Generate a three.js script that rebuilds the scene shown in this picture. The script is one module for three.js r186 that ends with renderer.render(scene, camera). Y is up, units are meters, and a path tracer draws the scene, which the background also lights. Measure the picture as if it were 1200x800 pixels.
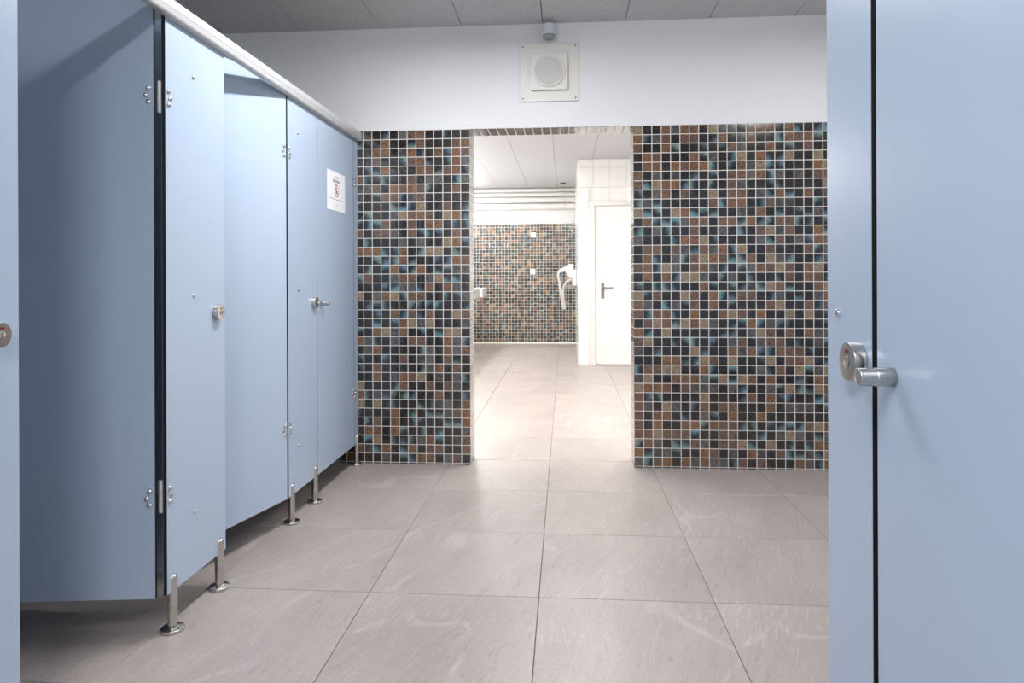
import * as THREE from 'three';
import { mergeGeometries } from 'three/addons/utils/BufferGeometryUtils.js';
import { RoundedBoxGeometry } from 'three/addons/geometries/RoundedBoxGeometry.js';
import { RectAreaLightUniformsLib } from 'three/addons/lights/RectAreaLightUniformsLib.js';

// ------------------------------------------------------------------ camera, light, exposure
// Metres. X right along the tiled wall, y up; "Z" in the comments is the distance ahead of the camera, z = -Z.
const scene = new THREE.Scene();
scene.background = new THREE.Color(0x000000);
const camera = new THREE.PerspectiveCamera(52.43, 1.5, 0.05, 60);
camera.position.set(0, 1.114, 0);
camera.rotation.order = 'YXZ';
camera.rotation.set(0, 0.0762, -0.004);
camera.setViewOffset(1200, 800, 0, 75.3, 1200, 800);
camera.updateProjectionMatrix();
const renderer = new THREE.WebGLRenderer({ antialias: true });
renderer.toneMapping = THREE.LinearToneMapping;
renderer.toneMappingExposure = 0.9;
renderer.shadowMap.enabled = true;
RectAreaLightUniformsLib.init();
// ceiling luminaires [X centre, Z from, Z to, width, radiance, height of the glowing face]
const LUMINAIRES = [
  [-0.49, -1.25, 0.25, 0.09, 112, 2.52, 'long ceiling luminaire with glowing white diffuser above the corridor between the blue stalls'],
  [-0.49, 2.15, 3.15, 0.09, 135, 2.52, 'ceiling luminaire with glowing white diffuser in front of the mosaic wall'],
  [1.55, 2.15, 3.15, 0.09, 62, 2.52, 'ceiling luminaire with glowing white diffuser in front of the right mosaic wall'],
  [-1.10, 4.75, 6.25, 0.14, 38, 2.53, 'ceiling luminaire with glowing diffuser beyond the doorway on the washbasin side', 0xfffcf8],
  [0.10, 4.75, 6.25, 0.14, 38, 2.53, 'ceiling luminaire with glowing diffuser straight beyond the mosaic doorway', 0xfffcf8],
  [1.30, 4.75, 6.25, 0.14, 38, 2.53, 'ceiling luminaire with glowing diffuser before the white tiled wall', 0xfffcf8],
  [-1.62, 7.2, 11.2, 0.10, 62, 2.50, 'long ceiling luminaire with glowing diffuser above the row of washbasins', 0xfffcf8],
];

// ------------------------------------------------------------------ helpers
let seed = 20240611;
const rnd = () => { seed = (seed * 1664525 + 1013904223) >>> 0; return seed / 4294967296; };
const counts = {};
const numbered = (n) => { const c = counts[n] = (counts[n] ?? -1) + 1; return c ? `${n}_${String(c).padStart(3, '0')}` : n; };
function shade(o) { o.castShadow = true; o.receiveShadow = true; return o; }
function mesh(name, geo, mat, parent, label) {
  const m = shade(new THREE.Mesh(Array.isArray(geo) ? mergeGeometries(geo) : geo, mat));
  m.name = name; if (label) m.userData.label = label; parent.add(m); return m;
}
function tag(o, label, category, group) { o.userData.label = label; o.userData.category = category; if (group) o.userData.group = group; return o; }
function thing(name, label, category, X = 0, Y = 0, Z = 0, group) {
  const g = new THREE.Group(); g.name = numbered(name); g.position.set(X, Y, -Z); scene.add(g); return tag(g, label, category, group);
}
function struct(name, label, category, X = 0, Y = 0, Z = 0) { const g = thing(name, label, category, X, Y, Z); g.userData.kind = 'structure'; return g; }
// axis-aligned box given by its limits (Z ahead), uv in metres
function slab(x0, x1, y0, y1, Z0, Z1) {
  const g = new THREE.BoxGeometry(x1 - x0, y1 - y0, Z1 - Z0);
  g.translate((x0 + x1) / 2, (y0 + y1) / 2, -(Z0 + Z1) / 2);
  const p = g.attributes.position, n = g.attributes.normal, uv = g.attributes.uv;
  for (let i = 0; i < p.count; i++) {
    const ax = Math.abs(n.getX(i)), ay = Math.abs(n.getY(i));
    if (ax > .5) uv.setXY(i, p.getZ(i), p.getY(i)); else if (ay > .5) uv.setXY(i, p.getX(i), p.getZ(i)); else uv.setXY(i, p.getX(i), p.getY(i));
  }
  return g;
}
function rbox(x0, x1, y0, y1, Z0, Z1, r = 0.003, seg = 2) {
  const g = new RoundedBoxGeometry(x1 - x0, y1 - y0, Z1 - Z0, seg, r);
  g.translate((x0 + x1) / 2, (y0 + y1) / 2, -(Z0 + Z1) / 2); return g;
}
const lathe = (pts, seg = 28) => new THREE.LatheGeometry(pts.map(([r, y]) => new THREE.Vector2(r, y)), seg);
// value noise
const H = new Float32Array(65536); for (let i = 0; i < 65536; i++) H[i] = rnd();
const hash = (x, y) => H[((x * 374761 + y * 668265 + ((x * y) & 1023) * 37) & 0x7fffffff) % 65521];
function vn(x, y) {
  const xi = Math.floor(x), yi = Math.floor(y); let u = x - xi, v = y - yi; u = u * u * (3 - 2 * u); v = v * v * (3 - 2 * v);
  const a = hash(xi, yi), b = hash(xi + 1, yi), c = hash(xi, yi + 1), d = hash(xi + 1, yi + 1);
  return a + (b - a) * u + (c - a) * v + (a - b - c + d) * u * v;
}
const fbm = (x, y, o = 4) => { let s = 0, a = .5, t = 0; for (let i = 0; i < o; i++) { s += a * vn(x, y); t += a; a *= .5; x = x * 2.03 + 17.3; y = y * 2.03 + 9.1; } return s / t; };
const clamp = (v, a = 0, b = 1) => Math.min(b, Math.max(a, v));
const smooth = (a, b, v) => { const t = clamp((v - a) / (b - a)); return t * t * (3 - 2 * t); };
function tex(w, h, fn, srgb, wrap = true) {
  const d = new Uint8Array(w * h * 4);
  for (let y = 0, k = 0; y < h; y++) for (let x = 0; x < w; x++, k += 4) { const c = fn(x, y); d[k] = c[0]; d[k + 1] = c[1]; d[k + 2] = c[2]; d[k + 3] = 255; }
  const t = new THREE.DataTexture(d, w, h, THREE.RGBAFormat);
  t.magFilter = THREE.LinearFilter; t.minFilter = THREE.LinearMipmapLinearFilter; t.generateMipmaps = true;
  if (wrap) t.wrapS = t.wrapT = THREE.RepeatWrapping;
  if (srgb) t.colorSpace = THREE.SRGBColorSpace; t.needsUpdate = true; return t;
}
const std = (o) => new THREE.MeshStandardMaterial(o);

// ------------------------------------------------------------------ materials
// glazed mosaic: 16 x 16 swatches, brown with painted reflection haze, copper speckled, teal flowing, grey and sand glazes
const MOSN = 16, MOSP = 64;
const mosKinds = []; for (let i = 0; i < MOSN * MOSN; i++) { const r = rnd(); mosKinds.push({ k: r < .33 ? 0 : r < .57 ? 1 : r < .84 ? 2 : r < .95 ? 3 : 4, a: rnd() * 6.28, o: rnd() * 500, b: rnd(), c: rnd() }); }
const mosTex = tex(MOSN * MOSP, MOSN * MOSP, (x, y) => {
  const s = mosKinds[Math.floor(y / MOSP) * MOSN + Math.floor(x / MOSP)];
  const u = (x % MOSP) / MOSP, v = (y % MOSP) / MOSP;
  const n = fbm(u * 4 + s.o, v * 4 + s.o * .7, 3), f = vn(u * 26 + s.o, v * 26 + s.o), g = vn(u * 13 + s.o * 2, v * 13);
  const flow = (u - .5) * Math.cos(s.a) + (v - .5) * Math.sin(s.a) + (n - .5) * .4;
  let c;
  const mix = (p, q, t) => [p[0] + (q[0] - p[0]) * t, p[1] + (q[1] - p[1]) * t, p[2] + (q[2] - p[2]) * t];
  const fleck = smooth(.5, .72, g * .45 + f * .55);
  if (s.k === 0) { c = mix([22, 19, 18], [60, 51, 46], clamp(n * .7 + f * .35 + s.b * .4 - .3)); c = mix(c, [74, 70, 66], smooth(.1, .55, flow) * s.c * .8); }  // grey reflection haze towards one side is painted into the dark glaze
  else if (s.k === 1) { const base = s.b < .5 ? [122, 90, 68] : s.b < .8 ? [108, 84, 72] : [134, 95, 62]; c = mix(base, [44, 32, 25], fleck * .85); c = mix(c, [176, 136, 100], smooth(.74, .92, vn(u * 22 + s.o * 3, v * 22)) * .8); }
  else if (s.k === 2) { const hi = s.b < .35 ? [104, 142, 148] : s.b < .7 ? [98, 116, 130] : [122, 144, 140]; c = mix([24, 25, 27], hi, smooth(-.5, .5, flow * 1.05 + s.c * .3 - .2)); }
  else if (s.k === 3) { c = mix([58, 55, 54], [112, 107, 103], clamp(n + (f - .5) * .45 + s.b * .4 - .25)); }
  else { c = mix([150, 130, 104], [92, 78, 62], fleck); }
  return c;
}, true, false);
// stone-look floor tile: 4 x 4 swatches of 60 cm
const FLN = 4, FLP = 512;
const flVar = []; for (let i = 0; i < 16; i++) flVar.push({ o: rnd() * 400, t: rnd(), d: (rnd() - .5) * .5 });
const flTex = tex(FLN * FLP, FLN * FLP, (x, y) => {
  const s = flVar[Math.floor(y / FLP) * FLN + Math.floor(x / FLP)];
  const u = (x % FLP) / FLP, v = (y % FLP) / FLP;
  const w = fbm(u * 2 + s.o, v * 2 + s.o, 3) - .5, w2 = fbm(u * 3.5 + s.o * 3, v * 3.5, 3) - .5;
  const a = u * .97 - v * (.24 + s.d * .5) + w * .16, b = u * .24 + v * .97;
  const streak = vn(a * 26 + s.o, b * 3 + s.o) * .5 + vn(a * 70 + s.o, b * 7) * .5;
  const cloud = fbm(a * 3 + s.o, b * 1.6, 3), grain = vn(u * 190 + s.o, v * 190) - .5;
  const mask = smooth(.42, .62, fbm(u * 2.6 + s.o * 1.7, v * 2.6 + 5, 3));
  const light = smooth(.66, .95, vn(a * 95 + s.o, b * 11 + s.o)) * (.25 + mask), darkS = smooth(.7, .97, vn(a * 120 + s.o * 4, b * 9)) * (1.1 - mask);
  const ridge = Math.abs(fbm(a * 2.1 + w2 * .35 + s.o * 2, b * .8 + w2 * .2, 2) - .5);
  const vein = smooth(.028, .006, ridge) * smooth(.4, .6, fbm(u * 3 + s.o, v * 3 + s.o * 2, 2)) * (.5 + streak);
  const L = 1 + (streak - .5) * .05 + (cloud - .5) * .12 + grain * .08 + light * .06 - darkS * .06 + vein * .07 + (s.t - .5) * .04;
  return [clamp(164 * L, 0, 255), clamp(154 * L, 0, 255), clamp(148 * L + vein * 3, 0, 255)];
}, true, false);
const grainTex = tex(512, 512, (x, y) => { const v = 222 + (vn(x * .9, y * .9) - .5) * 60 + (vn(x * .31, y * .31) - .5) * 50 + (hash(x, y) - .5) * 40; return [v, v, v]; }, true);
const plasterBump = tex(512, 512, (x, y) => { const v = 128 + (fbm(x / 9, y / 9, 3) - .5) * 180; return [v, v, v]; }, false);
const brushedTex = tex(256, 256, (x, y) => { const v = 120 + (vn(x * .05, y * .9) - .5) * 90; return [v, v, v]; }, false);
const laminateBump = tex(512, 512, (x, y) => { const v = 128 + (vn(x * .45, y * .45) - .5) * 120; return [v, v, v]; }, false);
for (const t of [grainTex, plasterBump]) t.repeat.set(2.5, 2.5);
laminateBump.repeat.set(4, 4);
const M = {
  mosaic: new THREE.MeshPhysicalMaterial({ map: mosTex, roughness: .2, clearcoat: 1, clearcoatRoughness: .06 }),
  grout: std({ color: 0xdcd7d0, roughness: .9, bumpMap: plasterBump, bumpScale: .0004 }),
  floorTile: std({ map: flTex, roughness: .36, bumpMap: flTex, bumpScale: .0005 }),
  floorGrout: std({ color: 0x6d655f, roughness: .95 }),
  plaster: std({ color: 0xe6e6e6, roughness: .85, bumpMap: plasterBump, bumpScale: .0012 }),
  ceiling: std({ color: 0xf2f2f3, map: grainTex, roughness: .95, bumpMap: grainTex, bumpScale: .002 }),
  ceilingBack: std({ color: 0x3c3c3c, roughness: 1 }),
  laminate: std({ color: 0xa9b9cc, roughness: .3, bumpMap: laminateBump, bumpScale: .00004 }),
  core: std({ color: 0x16171a, roughness: .55 }),
  steel: std({ color: 0xc6c2bd, metalness: 1, roughness: .26, bumpMap: brushedTex, bumpScale: .00003 }),
  handle: std({ color: 0x86837e, metalness: 1, roughness: .4 }),
  chrome: std({ color: 0xd0d0d2, metalness: 1, roughness: .14 }),
  alu: std({ color: 0xbdbdbd, metalness: .3, roughness: .42 }),
  dark: std({ color: 0x141414, roughness: .6 }),
  red: std({ color: 0x6e1414, roughness: .5 }),
  white: std({ color: 0xeceae6, roughness: .45 }),
  cream: std({ color: 0xe2dfd8, roughness: .5 }),
  ceramic: new THREE.MeshPhysicalMaterial({ color: 0xf2f2f0, roughness: .2, clearcoat: .5, clearcoatRoughness: .05 }),
  whiteTile: new THREE.MeshPhysicalMaterial({ color: 0xf0efec, roughness: .18, clearcoat: .4, clearcoatRoughness: .08 }),
  doorWhite: std({ color: 0xf0eeea, roughness: .4 }),
  frameWhite: std({ color: 0xe4e2df, roughness: .4 }),
  cloth: std({ color: 0xdedad6, roughness: .8 }),
  paper: null,
  glow: std({ color: 0xffffff, emissive: 0xffffff, emissiveIntensity: 24, roughness: .6 }),
  sensor: std({ color: 0xd9dde2, roughness: .4 }),
  lens: std({ color: 0x8f9694, roughness: .25 }),
  mirror: std({ color: 0xd8dcde, metalness: 1, roughness: .04 }),
};

// ------------------------------------------------------------------ room shell
const FX0 = -2.55, FX1 = 2.6, FZ0 = -1.6, WZ = 4.0815, WB = 4.28, BX0 = -1.85, BX1 = 1.8, BZ1 = 11.63, DZ = 8.84, CH = 2.605;
const JL = -0.562, JR = 0.400, TH = 1.994, PITCH = 0.0536, TILE = 0.0490;

// floor: 60 cm tiles on a grid common to both rooms
{
  const fl = struct('floor', 'grey-beige stone-look floor of large square tiles in both rooms', 'floor');
  mesh('bed', slab(FX0 - .15, FX1 + .15, -.16, -.004, FZ0 - .15, BZ1 + .15), M.floorGrout, fl);
  const geos = [];
  for (let v = 0; v < 16; v++) {
    const s = .5975 / 2, b = .0012, P = [[-s, -s], [s, -s], [s, s], [-s, s]];
    const pos = [], uv = [], idx = []; const u0 = (v % 4) / 4, v0 = Math.floor(v / 4) / 4;
    for (const [r, y] of [[s - b, 0], [s, -b], [s, -.006]]) for (const [px, pz] of P) {
      pos.push(px / s * r, y, pz / s * r); uv.push(u0 + (.5 + px / s * r / s * .49) * .25, v0 + (.5 - pz / s * r / s * .49) * .25);
    }
    idx.push(0, 2, 1, 0, 3, 2);
    for (let k = 0; k < 2; k++) for (let i = 0; i < 4; i++) { const j = (i + 1) % 4, a = k * 4; idx.push(a + i, a + j, a + 4 + j, a + i, a + 4 + j, a + 4 + i); }
    let g = new THREE.BufferGeometry();
    g.setAttribute('position', new THREE.Float32BufferAttribute(pos, 3)); g.setAttribute('uv', new THREE.Float32BufferAttribute(uv, 2)); g.setIndex(idx);
    g = g.toNonIndexed(); g.computeVertexNormals(); geos.push(g);
  }
  const gx = -0.0947, gz = 3.0125;
  let n = 0;
  for (let j = -8; j < 15; j++) for (let i = -5; i < 5; i++) {
    const X = gx + .6 * (i + .5), Z = gz + .6 * (j + .5);
    const back = Z > WB;
    if (X - .3 < (back ? BX0 : FX0) - .55 || X + .3 > (back ? BX1 : FX1) + .55 || Z - .3 < FZ0 - .5 || Z + .3 > BZ1 + .5) continue;
    const t = mesh('floor_tile', geos[Math.floor(rnd() * 16)], M.floorTile, fl); t.position.set(X, 0, -Z);
    if (n++ % 2 && rnd() < .5) t.rotation.y = Math.PI;
  }
}
// ceiling: long mineral panels with open joints
{
  const ce = struct('ceiling', 'grey speckled ceiling of long panels with thin open joints', 'ceiling');
  mesh('slab', slab(FX0 - .15, FX1 + .15, CH + .014, CH + .2, FZ0 - .15, BZ1 + .15), M.ceilingBack, ce);
  for (const [z0, z1, xa, xb] of [[FZ0, .8, FX0, FX1], [.8, 3.2, FX0, FX1], [3.2, WZ + .05, FX0, FX1], [WB - .05, 6.8, BX0, BX1], [6.8, BZ1, BX0, BX1]])
    for (let k = -4; k < 9; k++) {
      const x0 = Math.max(xa, -1.085 + .48 * k), x1 = Math.min(xb, -1.085 + .48 * (k + 1));
      if (x1 - x0 < .05) continue;
      mesh('ceiling_panel', slab(x0 + .002, x1 - .002, CH + (rnd() - .5) * .001, CH + .014, z0 + .002, z1 - .002), M.ceiling, ce);
    }
}
// mosaic tiles
const mosGeo = [];
for (let v = 0; v < MOSN * MOSN; v++) { // a slightly pillowed tile: 3 x 3 domed face, chamfer, sides
  const s = TILE / 2, b = .0012, dome = .00055, e = s - b, pos = [], nor = [], uv = [];
  const u0 = (v % MOSN) / MOSN, v0 = Math.floor(v / MOSN) / MOSN;
  const put = (x, y, z, nx, ny, nz) => { const l = Math.hypot(nx, ny, nz); pos.push(x, y, z); nor.push(nx / l, ny / l, nz / l); uv.push(u0 + (.5 + x / s * .46) / MOSN, v0 + (.5 + y / s * .46) / MOSN); };
  const face = (i, j) => { const a = (i / 3 * 2 - 1), c = (j / 3 * 2 - 1); put(a * e, c * e, -dome * (a * a + c * c) * .5, dome * a / e, dome * c / e, 1); };
  for (let i = 0; i < 3; i++) for (let j = 0; j < 3; j++) { face(i, j); face(i + 1, j); face(i + 1, j + 1); face(i, j); face(i + 1, j + 1); face(i, j + 1); }
  for (let k = 0; k < 4; k++) {
    const c = Math.round(Math.cos(k * Math.PI / 2)), q = Math.round(Math.sin(k * Math.PI / 2)), R = (x, y) => [x * c - y * q, x * q + y * c];
    const quad = (A, B, C, E, n) => { for (const p of [A, B, C, A, C, E]) put(...R(p[0], p[1]), p[2], ...R(n[0], n[1]), n[2]); };
    quad([e, -e, -dome], [s, -s, -.0016], [s, s, -.0016], [e, e, -dome], [.7, 0, .7]);
    quad([s, -s, -.0016], [s, -s, -.006], [s, s, -.006], [s, s, -.0016], [1, 0, 0]);
  }
  const g = new THREE.BufferGeometry(); g.setAttribute('position', new THREE.Float32BufferAttribute(pos, 3)); g.setAttribute('normal', new THREE.Float32BufferAttribute(nor, 3)); g.setAttribute('uv', new THREE.Float32BufferAttribute(uv, 2)); mosGeo.push(g);
}
const randTile = () => mosGeo[Math.floor(rnd() * MOSN * MOSN)];
const tilt = () => (rnd() - .5) * .012;
// spots: [X, y, Z, height fraction, single?]; turn places the whole patch on another face
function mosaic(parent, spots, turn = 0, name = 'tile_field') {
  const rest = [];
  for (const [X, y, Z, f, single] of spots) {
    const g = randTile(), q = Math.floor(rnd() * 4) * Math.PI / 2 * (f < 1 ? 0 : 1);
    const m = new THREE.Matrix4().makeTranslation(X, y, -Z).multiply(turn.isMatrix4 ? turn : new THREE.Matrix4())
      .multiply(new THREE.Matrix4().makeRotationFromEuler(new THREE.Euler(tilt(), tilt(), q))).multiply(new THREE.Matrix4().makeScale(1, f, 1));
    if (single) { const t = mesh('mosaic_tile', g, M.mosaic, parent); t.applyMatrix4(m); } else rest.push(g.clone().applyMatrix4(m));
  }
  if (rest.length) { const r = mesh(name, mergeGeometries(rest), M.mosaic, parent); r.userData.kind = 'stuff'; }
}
const ROWS = 37;
const rowY = (r) => r < ROWS ? TH - PITCH * (r + .5) : (TH - PITCH * ROWS) / 2;
const rowF = (r) => r < ROWS ? 1 : (TH - PITCH * ROWS - .004) / TILE;
const FRONT = new THREE.Matrix4();
const toRight = new THREE.Matrix4().makeRotationY(Math.PI / 2), toLeft = new THREE.Matrix4().makeRotationY(-Math.PI / 2), toDown = new THREE.Matrix4().makeRotationX(Math.PI / 2);
// wall left of the doorway
{
  const w = struct('wall_back_left', 'dark glossy mosaic wall between the blue stalls and the doorway', 'wall');
  mesh('wall_core', slab(FX0, JL - .0022, 0, TH - .0005, WZ + .0022, WB), M.grout, w);
  const s = [];
  for (let c = 0; c < 21; c++) for (let r = 0; r <= ROWS; r++) s.push([JL - PITCH * (c + .5), rowY(r), WZ, rowF(r), c < 8 && r < ROWS]);
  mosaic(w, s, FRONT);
  const j = []; for (let c = 0; c < 4; c++) for (let r = 0; r <= ROWS; r++) j.push([JL, rowY(r), WZ + .0008 + .0495 * (c + .5), rowF(r), false]);
  mosaic(w, j, toRight, 'jamb_tile_field');
}
// wall right of the doorway
{
  const w = struct('wall_back_right', 'dark glossy mosaic wall between the doorway and the right blue panel', 'wall');
  mesh('wall_core', slab(JR + .0022, FX1, 0, TH - .0005, WZ + .0022, WB), M.grout, w);
  const s = [];
  for (let c = 0; c < 40; c++) for (let r = 0; r <= ROWS; r++) s.push([JR + PITCH * (c + .5), rowY(r), WZ, rowF(r), c > 12 && c < 21 && r < ROWS]);
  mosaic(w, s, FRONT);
  const j = []; for (let c = 0; c < 4; c++) for (let r = 0; r <= ROWS; r++) j.push([JR, rowY(r), WZ + .0008 + .0495 * (c + .5), rowF(r), false]);
  mosaic(w, j, toLeft, 'jamb_tile_field');
}
// plaster wall above the tiles, with the tiled underside of the opening
{
  const w = struct('wall_back_upper', 'white plastered wall above the mosaic and over the doorway', 'wall');
  mesh('plaster', slab(FX0, FX1, TH, CH + .014, WZ + .001, WB), M.plaster, w);
  const s = []; for (let c = 0; c < 18; c++) for (let k = 0; k < 4; k++) s.push([JL + PITCH * (c + .5), TH - .002, WZ + .0008 + .0495 * (k + .5), 1, false]);
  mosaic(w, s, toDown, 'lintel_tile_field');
}
// remaining walls of the front room
const plainWall = (name, label, ...b) => mesh('plaster', slab(...b), M.plaster, struct(name, label, 'wall'));
plainWall('wall_left', 'white plastered wall behind the left row of stalls', FX0 - .15, FX0, 0, CH + .014, FZ0 - .15, WB);
plainWall('wall_right', 'white plastered wall on the right of the front room', FX1, FX1 + .15, 0, CH + .014, FZ0 - .15, WB);
plainWall('wall_front', 'white plastered wall at the near end of the front room', FX0, FX1, 0, CH + .014, FZ0 - .15, FZ0);
// far room
plainWall('wall_far_left', 'white plastered wall behind the washbasins in the far room', BX0 - .15, BX0, 0, CH + .014, WB, BZ1 + .15);
plainWall('wall_far_side', 'white plastered wall on the right of the far room', BX1, BX1 + .15, 0, CH + .014, WB, BZ1 + .15);
const PX = 0.176; // corner of the white tiled block
{
  const w = struct('wall_far', 'far wall with small brown mosaic below and white plaster above', 'wall');
  const fx1 = PX, top = 2.01;
  mesh('wall_core', slab(BX0, fx1, 0, top, BZ1 + .002, BZ1 + .15), M.grout, w);
  mesh('plaster', slab(BX0, fx1, top, CH + .014, BZ1 - .002, BZ1 + .15), M.plaster, w);
  const s = []; for (let c = 0; c < 37; c++) for (let r = 0; r < 37; r++) s.push([fx1 - .004 - PITCH * (c + .5), top - .003 - PITCH * (r + .5), BZ1, 1, false]);
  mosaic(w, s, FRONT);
  mesh('skirting', slab(BX0, fx1 - .002, 0, .028, BZ1 - .012, BZ1 + .002), M.white, w, 'white strip at the floor');
}
// white tiled block with the door
const DX0 = .381, DX1 = 1.26, DT = 2.012;
{
  const w = struct('wall_far_right', 'white tiled wall around the white door in the far room', 'wall');
  mesh('wall_core', slab(PX, BX1, 0, CH + .014, DZ + .012, BZ1 + .15), M.frameWhite, w);
  const xs = [PX, .365, .572, .779, .986, 1.193, 1.4, 1.607, BX1];
  for (let i = 0; i < xs.length - 1; i++) for (let k = 0; k < 11; k++) {
    let x0 = xs[i], x1 = xs[i + 1], y0 = k * .25, y1 = Math.min(CH, y0 + .25);
    if (y0 < 2.05) { if (x0 < .306 && x1 > .306) x1 = .306; if (x0 < 1.34 && x1 > 1.34) x0 = 1.34; if (x0 >= .306 && x1 <= 1.34) { if (y1 <= 2.075) continue; y0 = 2.075; } }
    if (y1 - y0 < .02 || x1 - x0 < .02) continue;
    mesh('wall_tile', rbox(x0 + .0012, x1 - .0012, y0 + .0012, y1 - .0012, DZ, DZ + .014, .0018, 1), M.whiteTile, w);
  }
  for (let i = 0; i < 13; i++) for (let k = 0; k < 11; k++) { // the block's side towards the washbasins
    const a = DZ + .016 + i * .2135, y0 = k * .25, y1 = Math.min(CH, y0 + .25);
    mesh('wall_tile', rbox(PX - .010, PX + .002, y0 + .0012, y1 - .0012, a, Math.min(BZ1 - .014, a + .211), .0018, 1), M.whiteTile, w);
  }
}
{
  const d = struct('door_1', 'plain white flush door with a steel lever handle', 'door', DX0, 0, DZ);
  const loc = (x0, x1, y0, y1, a, b, r) => rbox(x0, x1, y0, y1, a, b, r);
  mesh('door_leaf', loc(.004, DX1 - DX0 - .004, .008, DT - .004, -.012, .012, .003), M.doorWhite, d);
  const f = mesh('door_frame', [loc(-.075, 0, 0, DT + .06, -.035, .012, .006), loc(DX1 - DX0, DX1 - DX0 + .075, 0, DT + .06, -.035, .012, .006), loc(-.075, DX1 - DX0 + .075, DT, DT + .062, -.0352, .012, .006)], M.frameWhite, d);
  mesh('rebate', [loc(-.02, .002, 0, DT, -.022, -.006, .003)], M.frameWhite, f);
  const h = mesh('handle_plate', loc(.075, .115, .84, 1.04, -.019, -.0125, .003), M.handle, d);
  const bar = new THREE.CapsuleGeometry(.009, .125, 4, 12); bar.rotateZ(Math.PI / 2); bar.translate(.16, .975, .062);
  const neck = new THREE.CylinderGeometry(.009, .009, .045, 14); neck.rotateX(Math.PI / 2); neck.translate(.095, .975, .04);
  mesh('lever', [bar, neck], M.handle, h);
  const key = new THREE.CylinderGeometry(.009, .009, .004, 14); key.rotateX(Math.PI / 2); key.translate(.095, .885, .0205); mesh('keyhole', key, M.dark, h);
}

// ------------------------------------------------------------------ toilet stalls
const T = .013, PB = .126, PT = 1.985, SX = -1.240, RX = .4165;
// a compact-laminate board in local axes: front face at x = 0 facing +x, running from z = 0 to +w
function board(parent, z0, z1, y0, y1, xf = 0) {
  const b = (xa, xb, i) => { const g = new THREE.BoxGeometry(xb - xa, y1 - y0 - 2 * i, z1 - z0 - 2 * i); g.translate((xa + xb) / 2, (y0 + y1) / 2, (z0 + z1) / 2); return g; };
  mesh('core', b(xf - T + .0009, xf - .0009, 0), M.core, parent, 'black core edge');
  mesh('laminate_face', b(xf - .001, xf, .0006), M.laminate, parent);
  mesh('laminate_face', b(xf - T, xf - T + .001, .0006), M.laminate, parent);
}
const screwGeo = (() => { const g = lathe([[.0085, 0], [.0085, .0015], [.0075, .004], [.005, .0058], [.0018, .0065], [.0005, .0065]], 16); g.rotateZ(-Math.PI / 2); return g; })();
function screw(parent, x, y, z) { const s = mesh('screw', screwGeo, M.chrome, parent); s.position.set(x, y, z); return s; }
const discGeo = (() => { const g = lathe([[.0001, 0], [.027, 0], [.0278, .001], [.0278, .0165], [.0268, .018], [.0001, .018]], 36); g.rotateZ(-Math.PI / 2); return g; })();
const coinGeo = (() => { const g = lathe([[.0001, 0], [.0085, 0], [.0085, .0012], [.0001, .0016]], 20); g.rotateZ(-Math.PI / 2); return g; })();
function lock(parent, y, z) {
  const l = mesh('lock_disc', discGeo, M.steel, parent, 'round stainless steel lock'); l.position.set(0, y, z);
  const w = new THREE.BoxGeometry(.0008, .0045, .011); w.translate(.0182, .0145, 0); mesh('indicator', w, M.red, l, 'dark red indicator window');
  const c = mesh('coin_slot', coinGeo, M.steel, l); c.position.set(.018, 0, 0);
}
function foot(parent, z) {
  const base = mesh('foot_base', lathe([[.0001, 0], [.036, 0], [.0365, .0015], [.0365, .009], [.034, .0115], [.019, .0125], [.0155, .016], [.0001, .016]], 32), M.steel, parent, 'stainless steel floor flange');
  base.position.set(-.004, 0, z);
  const tube = lathe([[.0148, .012], [.0148, .080], [.0140, .081], [.0140, .083], [.0150, .084], [.0150, .166], [.0138, .173], [.0095, .1785], [.0001, .180]], 24);
  mesh('foot_tube', tube, M.steel, base, 'stainless steel foot tube');
}
const wedge3 = [[0, .021], [.0085, 0], [0, -.021]];
const HINGES = [1.68, .435];
function hingeScrews(parent, x, z, dir) { for (const hy of HINGES) for (const [o, dy] of wedge3) screw(parent, x, hy + dy, z + dir * (.016 + o)); }
// a fixed front panel; side +1: left row (faces +X), side -1: right row (faces -X)
function pilaster(label, side, Z0, Z1, o) {
  const g = thing('stall_front_panel', label, 'panel', side > 0 ? SX : RX, 0, side > 0 ? Z1 : Z0, 'fixed blue stall panels');
  if (side < 0) g.rotation.y = Math.PI;
  const w = Z1 - Z0; // left: local z runs from the far end (0) to the near end (w); right: from the near end to the far end
  board(g, 0, w, PB, PT);
  const loc = (Z) => side > 0 ? Z1 - Z : Z - Z0;
  if (o.lock !== undefined) lock(g, .9925, loc(o.lock));
  for (const z of o.feet ?? []) foot(g, loc(z));
  for (const z of o.pins ?? []) for (const y of [1.787, 1.057, .335]) screw(g, 0, y, loc(z)).scale.setScalar(.85);
  if (o.stop) { const b = new THREE.BoxGeometry(.012, PT - PB, .05); b.translate(-T - .0065, (PT + PB) / 2, loc(o.stop)); mesh('gap_dark_strip', b, M.core, g, 'added black strip keeping the door gap dark'); }  // black strip added behind the door gap so the lit stall stays hidden
  if (o.hinge !== undefined) hingeScrews(g, 0, loc(o.hinge), (o.hdir ?? 1) * side * -1);
  return g;
}
pilaster('blue stall panel at the near end of the left row beside the first closed door', 1, .18, .545, { lock: .49, feet: [.21, .5], pins: [.34] });
pilaster('blue stall panel with round steel lock left of the wide open door', 1, 1.115, 1.488, { lock: 1.42, feet: [1.15, 1.445], pins: [1.275], hinge: 1.115 });
pilaster('pale blue stall panel with lock between the wide open door and the ajar door', 1, 2.073, 2.446, { lock: 2.385, feet: [2.108, 2.405], pins: [2.234], hinge: 2.073 });
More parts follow.
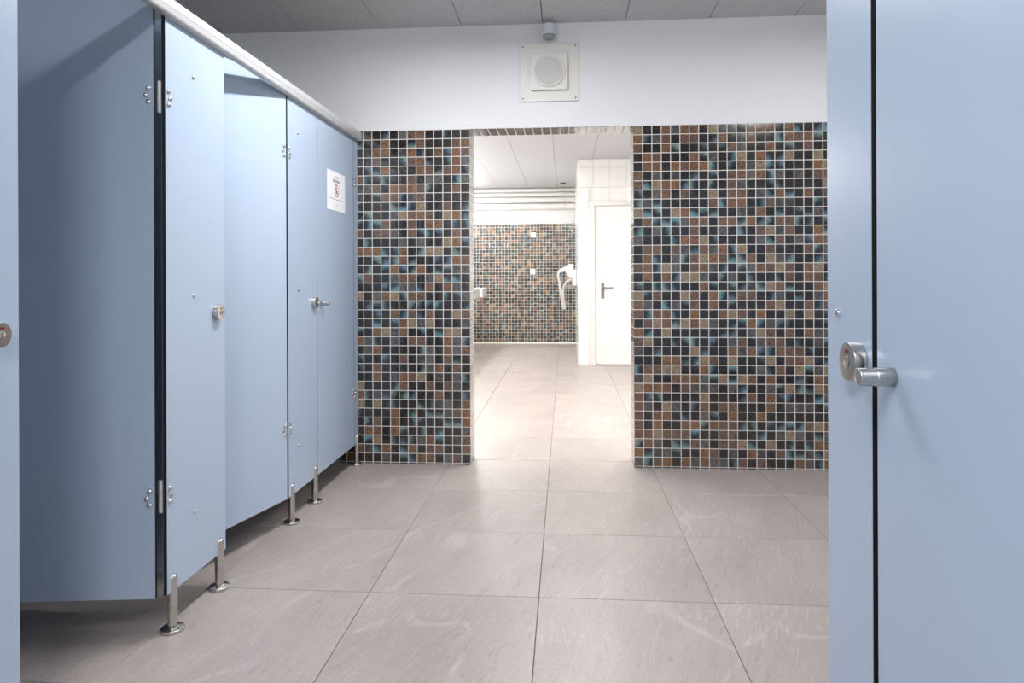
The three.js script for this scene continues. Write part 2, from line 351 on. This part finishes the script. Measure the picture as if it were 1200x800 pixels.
pilaster('pale blue stall panel with lock between ajar door and the door with the notice', 1, 3.027, 3.395, { lock: 3.345, feet: [3.068, 3.36], pins: [3.143], hinge: 3.027 });
pilaster('narrow blue stall strip with one foot, fixed against the mosaic wall', 1, 4.004, 4.08, { feet: [4.05], hinge: 4.004 });
pilaster('blue stall panel at the end of the right row with a round steel lock', -1, .979, 1.138, { lock: 1.018, feet: [1.1], pins: [1.095], stop: .971 });
pilaster('blue stall panel of the right row on the hinge side of its closed door', -1, .02, .393, { feet: [.06, .35], pins: [.2], hinge: .393, hdir: -1 });

// doors: the group stands on the hinge line; local z runs from the hinge to the lock edge
function stallDoor(label, side, Xf, Zh, dirNear, w, open) {
  // dirNear +1: the leaf closes towards the camera from its hinge, -1: away from it
  const g = thing('stall_door', label, 'door', Xf - side * .022, 0, Zh, 'blue stall doors');
  const leaf = new THREE.Group(); // only used to orient the board: flattened below
  const flip = side < 0;
  board(leaf, .004, w, PB, PT, .022);
  for (const hy of HINGES) {
    for (const [o, dy] of wedge3) screw(leaf, .022, hy + dy, .004 + .016 + o);
    const c = lathe([[.0001, 0], [.006, 0], [.0064, .001], [.0064, .048], [.0056, .049], [.0056, .05], [.0064, .051], [.0064, .099], [.006, .1], [.0001, .1]], 16);
    c.translate(-.001, hy - .05, -.003); mesh('hinge_barrel', c, M.alu, leaf, 'grey hinge barrel');
  }
  const knob = lathe([[.0001, 0], [.0122, 0], [.0122, .022], [.0112, .0228], [.0112, .0236], [.0116, .0244], [.0116, .043], [.0104, .0445], [.0001, .0445]], 24);
  knob.rotateZ(-Math.PI / 2); knob.translate(.022, .985, w - .046);
  mesh('knob', knob, M.steel, leaf, 'stainless steel cylindrical pull knob');
  for (const c of [...leaf.children]) g.add(c);
  // left row: local +x = +X.  right row: mirror by turning half round, so local z reverses
  const baseTurn = flip ? Math.PI : 0;
  g.rotation.y = baseTurn + open;
  return g;
}
const D = Math.PI / 180;
stallDoor('closed blue stall door at the near end of the left row', 1, SX, 1.111, 1, .562, 0);
stallDoor('blue stall door standing wide open, swung into its stall', 1, SX, 2.070, 1, .577, -83 * D);
stallDoor('pale blue stall door standing slightly ajar between two panels with locks', 1, SX, 3.024, 1, .573, -13.5 * D);
const noticeDoor = stallDoor('closed blue stall door with a white notice, next to the mosaic wall', 1, SX, 4.001, 1, .603, 0);
stallDoor('closed blue stall door of the right row with a steel pull knob beside the lock', -1, RX, .396, -1, .567, 0);

// dividing walls between the stalls
function divider(label, xa, xb, Z) {
  const g = thing('stall_divider', label, 'partition', xa, 0, Z, 'blue partitions between stalls');
  g.rotation.y = -Math.PI / 2; // local x = -Z... faces along the row; local z runs towards -X
  board(g, 0, xa - xb, PB, PT, T / 2);
  const ft = mesh('foot_tube', lathe([[.0122, 0], [.0122, .13], [.0001, .13]], 16), M.steel, g); ft.position.set(0, 0, (xa - xb) * .6);
}
divider('blue partition closing the near end of the left stalls', SX - T - .001, FX0, .34);
divider('blue partition between the first closed stall and the stall with the open door', SX - T - .001, FX0, 1.275);
divider('blue partition between the stall with the open door and the stall with the ajar door', SX - T - .001, FX0, 2.234);
divider('blue partition between the stall with the ajar door and the stall with the notice', SX - T - .001, FX0, 3.143);
divider('blue end partition of the right row of stalls', FX1, RX + T + .001, 1.095);
divider('blue partition at the near end of the right stall', FX1, RX + T + .001, .2);

// head rails
function rail(label, side, Z0, Z1) {
  const X = side > 0 ? SX : RX;
  const g = thing('head_rail', label, 'rail', X, 1.931, Z0, 'head rails of the stalls');
  const s = new THREE.Shape();
  s.moveTo(0, 0); s.lineTo(.016, 0); s.quadraticCurveTo(.023, .001, .025, .008); s.lineTo(.0275, .022); s.lineTo(.0265, .0235); s.lineTo(.028, .025); s.lineTo(.028, .046); s.quadraticCurveTo(.027, .055, .018, .056); s.lineTo(0, .056); s.closePath();
  const e = new THREE.ExtrudeGeometry(s, { depth: Z1 - Z0, bevelEnabled: false, curveSegments: 6 }); e.translate(0, 0, -(Z1 - Z0));
  if (side < 0) { const p = e.attributes.position; e.scale(-1, 1, 1); const ix = e.index; if (!ix) { for (let i = 0; i < p.count; i += 3) { const a = [p.getX(i + 1), p.getY(i + 1), p.getZ(i + 1)]; p.setXYZ(i + 1, p.getX(i + 2), p.getY(i + 2), p.getZ(i + 2)); p.setXYZ(i + 2, ...a); } } e.computeVertexNormals(); }
  mesh('rail_profile', e, M.alu, g);
  const cap = new THREE.BoxGeometry(.03, .058, .004); cap.translate(side * .015, .028, .003); mesh('end_cap', cap, M.alu, g);
}
rail('brushed aluminium head rail running along the top of the left stalls', 1, .18, 4.0795);
rail('brushed aluminium head rail along the top of the right stall', -1, .02, 1.138);

// notice on the stall door
{
  const cv = document.createElement('canvas'); cv.width = 594; cv.height = 420; const c = cv.getContext('2d');
  c.fillStyle = '#f1f1f4'; c.fillRect(0, 0, 594, 420);
  const strokes = (x0, x1, y, h, col, step) => { c.fillStyle = col; let x = x0; while (x < x1) { const w = step * (.45 + rnd() * .5); c.fillRect(x, y + (rnd() < .3 ? -h * .25 : 0), w * .35, h); c.fillRect(x, y + (rnd() < .5 ? 0 : h * .8), w, h * .22); c.fillRect(x + w * .75, y, w * .25, h); x += w + step * .22; } };
  strokes(228, 360, 52, 14, '#3a3a42', 13);
  strokes(178, 408, 86, 30, '#26262c', 26);
  c.strokeStyle = '#b8304a'; c.lineWidth = 13; c.beginPath(); c.arc(300, 200, 62, 0, 6.3); c.stroke();
  c.fillStyle = '#33333a'; c.fillRect(284, 160, 22, 26); c.fillRect(278, 190, 20, 44); c.fillRect(302, 200, 22, 34);
  c.beginPath(); c.moveTo(256, 157); c.lineTo(344, 243); c.stroke();
  strokes(80, 510, 292, 8, '#4a4a52', 9);
  strokes(286, 318, 352, 12, '#6a6a72', 11);
  const t = new THREE.CanvasTexture(cv); t.colorSpace = THREE.SRGBColorSpace;
  const mp = std({ map: t, roughness: .6 });
  const g = thing('notice', 'white landscape paper notice with a red prohibition ring on blue stall door', 'notice', SX, 1.583, 3.692);
  const sheet = new THREE.BoxGeometry(.297, .21, .0006);
  const uv = sheet.attributes.uv, n = sheet.attributes.normal; for (let i = 0; i < uv.count; i++) if (n.getZ(i) < .5) uv.setXY(i, .02, .02);
  sheet.rotateY(Math.PI / 2); sheet.translate(.0008, 0, 0); mesh('paper_sheet', sheet, mp, g);
}

// ------------------------------------------------------------------ fittings on the white wall
{
  const s = thing('wall_speaker', 'square white wall loudspeaker with round grille above the doorway', 'speaker', -.087, 2.315, WZ + .001);
  const q = (x0, x1, y0, y1, a, b, r) => rbox(x0, x1, y0, y1, a, b, r);
  mesh('back_plate', q(-.172, .172, -.17, .17, -.012, 0, .002), M.cream, s);
  for (const sx of [-1, 1]) for (const sy of [-1, 1]) { const g = new THREE.CylinderGeometry(.004, .004, .003, 12); g.rotateX(Math.PI / 2); g.translate(sx * .154, sy * .152, .0132); mesh('screw', g, M.dark, s); }
  const h = mesh('front_frame', q(-.108, .108, -.108, .108, -.034, -.012, .004), M.cream, s);
  const ring = lathe([[.082, 0], [.094, 0], [.094, .006], [.09, .009], [.084, .008], [.082, .004]], 48); ring.rotateX(Math.PI / 2); ring.translate(0, 0, .034); mesh('ring', ring, M.cream, h);
  const grille = []; const disc = new THREE.CylinderGeometry(.083, .083, .003, 40).toNonIndexed(); disc.rotateX(Math.PI / 2); disc.translate(0, 0, .0355); grille.push(disc);
  for (let k = 1; k < 9; k++) { const t = new THREE.TorusGeometry(.0093 * k, .0016, 5, 40).toNonIndexed(); t.translate(0, 0, .037); grille.push(t); }
  mesh('grille', grille, std({ color: 0xcfccc6, roughness: .6 }), h, 'grey round grille');
  const dot = new THREE.SphereGeometry(.007, 14, 8); dot.scale(1, 1, .5); dot.translate(0, 0, .038); mesh('badge', dot, M.white, h);
}
{
  const s = thing('motion_sensor', 'small white motion sensor on the wall above the loudspeaker', 'sensor', -.088, 2.495, WZ + .001);
  mesh('bracket', rbox(-.026, .026, .03, .086, -.05, 0, .006), M.sensor, s);
  const b = lathe([[.0001, .086], [.03, .086], [.034, .08], [.034, .045], [.039, .04], [.039, .024], [.036, .022], [.0001, .022]], 28); b.translate(0, 0, .055); mesh('housing', b, M.sensor, s);
  const l = lathe([[.035, .022], [.035, .006], [.031, .001], [.0001, 0]], 28); l.translate(0, 0, .055); mesh('lens', l, M.lens, s, 'grey sensor lens');
}

// ------------------------------------------------------------------ luminaires
for (const [X, Z0, Z1, w, L, y, label, tint = 0xf8faff] of LUMINAIRES) {
  const g = thing('ceiling_luminaire', label, 'lamp', X, y, (Z0 + Z1) / 2, 'ceiling luminaires');
  const l = Z1 - Z0;
  const hs = new RoundedBoxGeometry(w + .02, CH - y - .042, l + .03, 2, .006); hs.translate(0, (CH - y - .042) / 2 + .039, 0); mesh('housing', hs, M.white, g);
  const df = new THREE.BoxGeometry(w, .04, l); df.translate(0, .018, 0); mesh('diffuser', df, M.glow, g, 'glowing white diffuser');
  const a = new THREE.RectAreaLight(tint, L, w, l); a.position.set(0, -.004, 0); a.lookAt(0, -1, 0); a.rotation.set(-Math.PI / 2, 0, 0); a.castShadow = true; a.name = 'tube_light'; g.add(a);
}

// ------------------------------------------------------------------ far room fittings
{
  const tops = [2.594, 2.522, 2.442, 2.332], rad = [.031, .033, .047, .05], word = ['topmost', 'second', 'third', 'lowest'];
  let yTop = CH - .006;
  for (let k = 0; k < 4; k++) {
    const r = rad[k], y = yTop - r; yTop = y - r - .012;
    const g = thing('service_pipe', `white horizontal pipe under the far ceiling, ${word[k]} of four`, 'pipe', BX0, y, BZ1 - .01 - r, 'pipes along the far wall');
    const len = PX - .012 - BX0; const t = new THREE.CylinderGeometry(r, r, len, 24); t.rotateZ(Math.PI / 2); t.translate(len / 2, 0, 0); mesh('pipe', t, M.white, g);
    for (const x of [.35, 1.2, 1.85]) { const c = new THREE.CylinderGeometry(r + .004, r + .004, .02, 24); c.rotateZ(Math.PI / 2); c.translate(x, 0, 0); mesh('pipe_clamp', c, M.frameWhite, g); }
  }
}
{
  const g = thing('ceiling_fitting', 'small dark fitting on the ceiling next to the far pipes', 'fitting', -.021, CH - .001, 11.0);
  const b = lathe([[.0001, -.022], [.03, -.02], [.044, -.012], [.046, 0], [.0001, 0]], 24); mesh('cover', b, std({ color: 0x4a4744, roughness: .6 }), g);
}
for (const [X, y, label] of [[-.526, 1.82, 'white square wall plate high on the brown mosaic of the far wall'], [-.54, 1.204, 'white square wall plate at mid height on the brown mosaic of the far wall']]) {
  const g = thing('wall_plate', label, 'switch', X, y, BZ1);
  mesh('plate', rbox(-.043, .043, -.043, .043, -.012, 0, .004), M.white, g); mesh('rocker', rbox(-.028, .028, -.028, .028, -.018, -.012, .003), M.white, g);
}
for (const [X, side] of [[-1.27, 'nearer the washbasins'], [-.96, 'nearer the square wall plates']]) {
  const g = thing('wall_hook', `slim pale metal hook on the far brown mosaic, ${side}`, 'hook', X, 1.62, BZ1, 'hooks on the far wall');
  mesh('hook_plate', rbox(-.008, .008, -.03, .06, -.008, 0, .002), M.alu, g);
  const c = new THREE.TubeGeometry(new THREE.CatmullRomCurve3([[0, -.02, .008], [0, -.028, .03], [0, -.012, .042], [0, .005, .044]].map((p) => new THREE.Vector3(...p))), 12, .005, 8); mesh('prong', c, M.alu, g);
}
// row of washbasins on the left wall of the far room
const basinLabels = ['white ceramic washbasin second from the far mosaic wall', 'white ceramic washbasin nearest the far mosaic wall', 'white ceramic washbasin third from the far mosaic wall', 'white ceramic washbasin fourth from the far mosaic wall'];
[9.48, 10.38, 8.58, 7.68].forEach((Z, i) => {
  const g = thing('washbasin', basinLabels[i], 'washbasin', BX0, .815, Z, 'washbasins along the left wall');
  const L = .62, W = .52, b = [];
  b.push(rbox(0, L, 0, .018, 0, W, .006), rbox(0, .12, 0, .135, 0, W, .008), rbox(L - .022, L, 0, .135, 0, W, .008), rbox(0, L, 0, .135, 0, .022, .008), rbox(0, L, 0, .135, W - .022, W, .008));
  mesh('bowl', b, M.ceramic, g);
  const drain = lathe([[.0001, .021], [.022, .021], [.024, .018]], 20); drain.translate(.34, 0, -W / 2); mesh('drain', drain, M.chrome, g);
  const tp = new THREE.TubeGeometry(new THREE.CatmullRomCurve3([[.06, .13, 0], [.06, .22, 0], [.09, .25, 0], [.17, .245, 0], [.185, .22, 0]].map((p) => new THREE.Vector3(p[0], p[1], -W / 2))), 20, .011, 10); mesh('tap', tp, M.chrome, g);
});
// hair dryer with coiled cord and shelf, on the side of the white block
{
  const sh = thing('wall_shelf', 'narrow grey shelf under the white hair dryer', 'shelf', PX - .010, .985, 10.0);
  mesh('board', rbox(-.155, 0, -.012, .006, -.26, .26, .003), std({ color: 0x8e9090, roughness: .4 }), sh);
  for (const z of [-.18, .18]) mesh('bracket', rbox(-.11, 0, -.04, -.012, z - .008, z + .008, .003), M.alu, sh);
  const g = thing('hair_dryer', 'white wall hair dryer with nozzle and dangling coiled cord', 'hair dryer', PX - .010, 1.16, 10.0);
  mesh('wall_holder', [rbox(-.06, 0, -.17, .06, -.06, .06, .015, 3), rbox(-.035, 0, -.169, -.06, -.045, .045, .012, 3)], M.white, g);
  const body = lathe([[.0001, -.075], [.03, -.072], [.05, -.05], [.056, 0], [.052, .045], [.036, .068], [.0001, .075]], 24); body.rotateZ(.5); body.translate(-.085, .01, 0);
  const head = mesh('motor_body', body, M.white, g);
  const topc = rbox(-.115, -.04, .06, .14, -.04, .04, .016, 3); mesh('rear_cap', topc, M.white, head);
  const noz = lathe([[.0001, 0], [.03, 0], [.034, .01], [.026, .15], [.02, .2], [.0001, .2]], 20); noz.rotateZ(Math.PI / 2 + .42); noz.translate(-.075, .11, 0); mesh('nozzle', noz, M.white, head);
  const path = new THREE.CatmullRomCurve3([[-.255, .03, 0], [-.262, -.02, 0], [-.245, -.12, 0], [-.225, -.26, 0], [-.205, -.4, 0], [-.195, -.48, 0], [-.175, -.5, 0], [-.185, -.42, .02], [-.195, -.3, .03], [-.185, -.2, .03], [-.13, -.11, .02], [-.06, -.07, .01]].map((p) => new THREE.Vector3(...p)));
  const N = 900, pts = [], fr = path.computeFrenetFrames(N, false);
  for (let i = 0; i <= N; i++) { const t = i / N, p = path.getPointAt(t), a = t * 6.2832 * 60; pts.push(p.clone().addScaledVector(fr.normals[i], Math.cos(a) * .015).addScaledVector(fr.binormals[i], Math.sin(a) * .015)); }
  mesh('coiled_cord', new THREE.TubeGeometry(new THREE.CatmullRomCurve3(pts), 1400, .0062, 5), M.cloth, g, 'coiled white cord');
}

renderer.render(scene, camera);
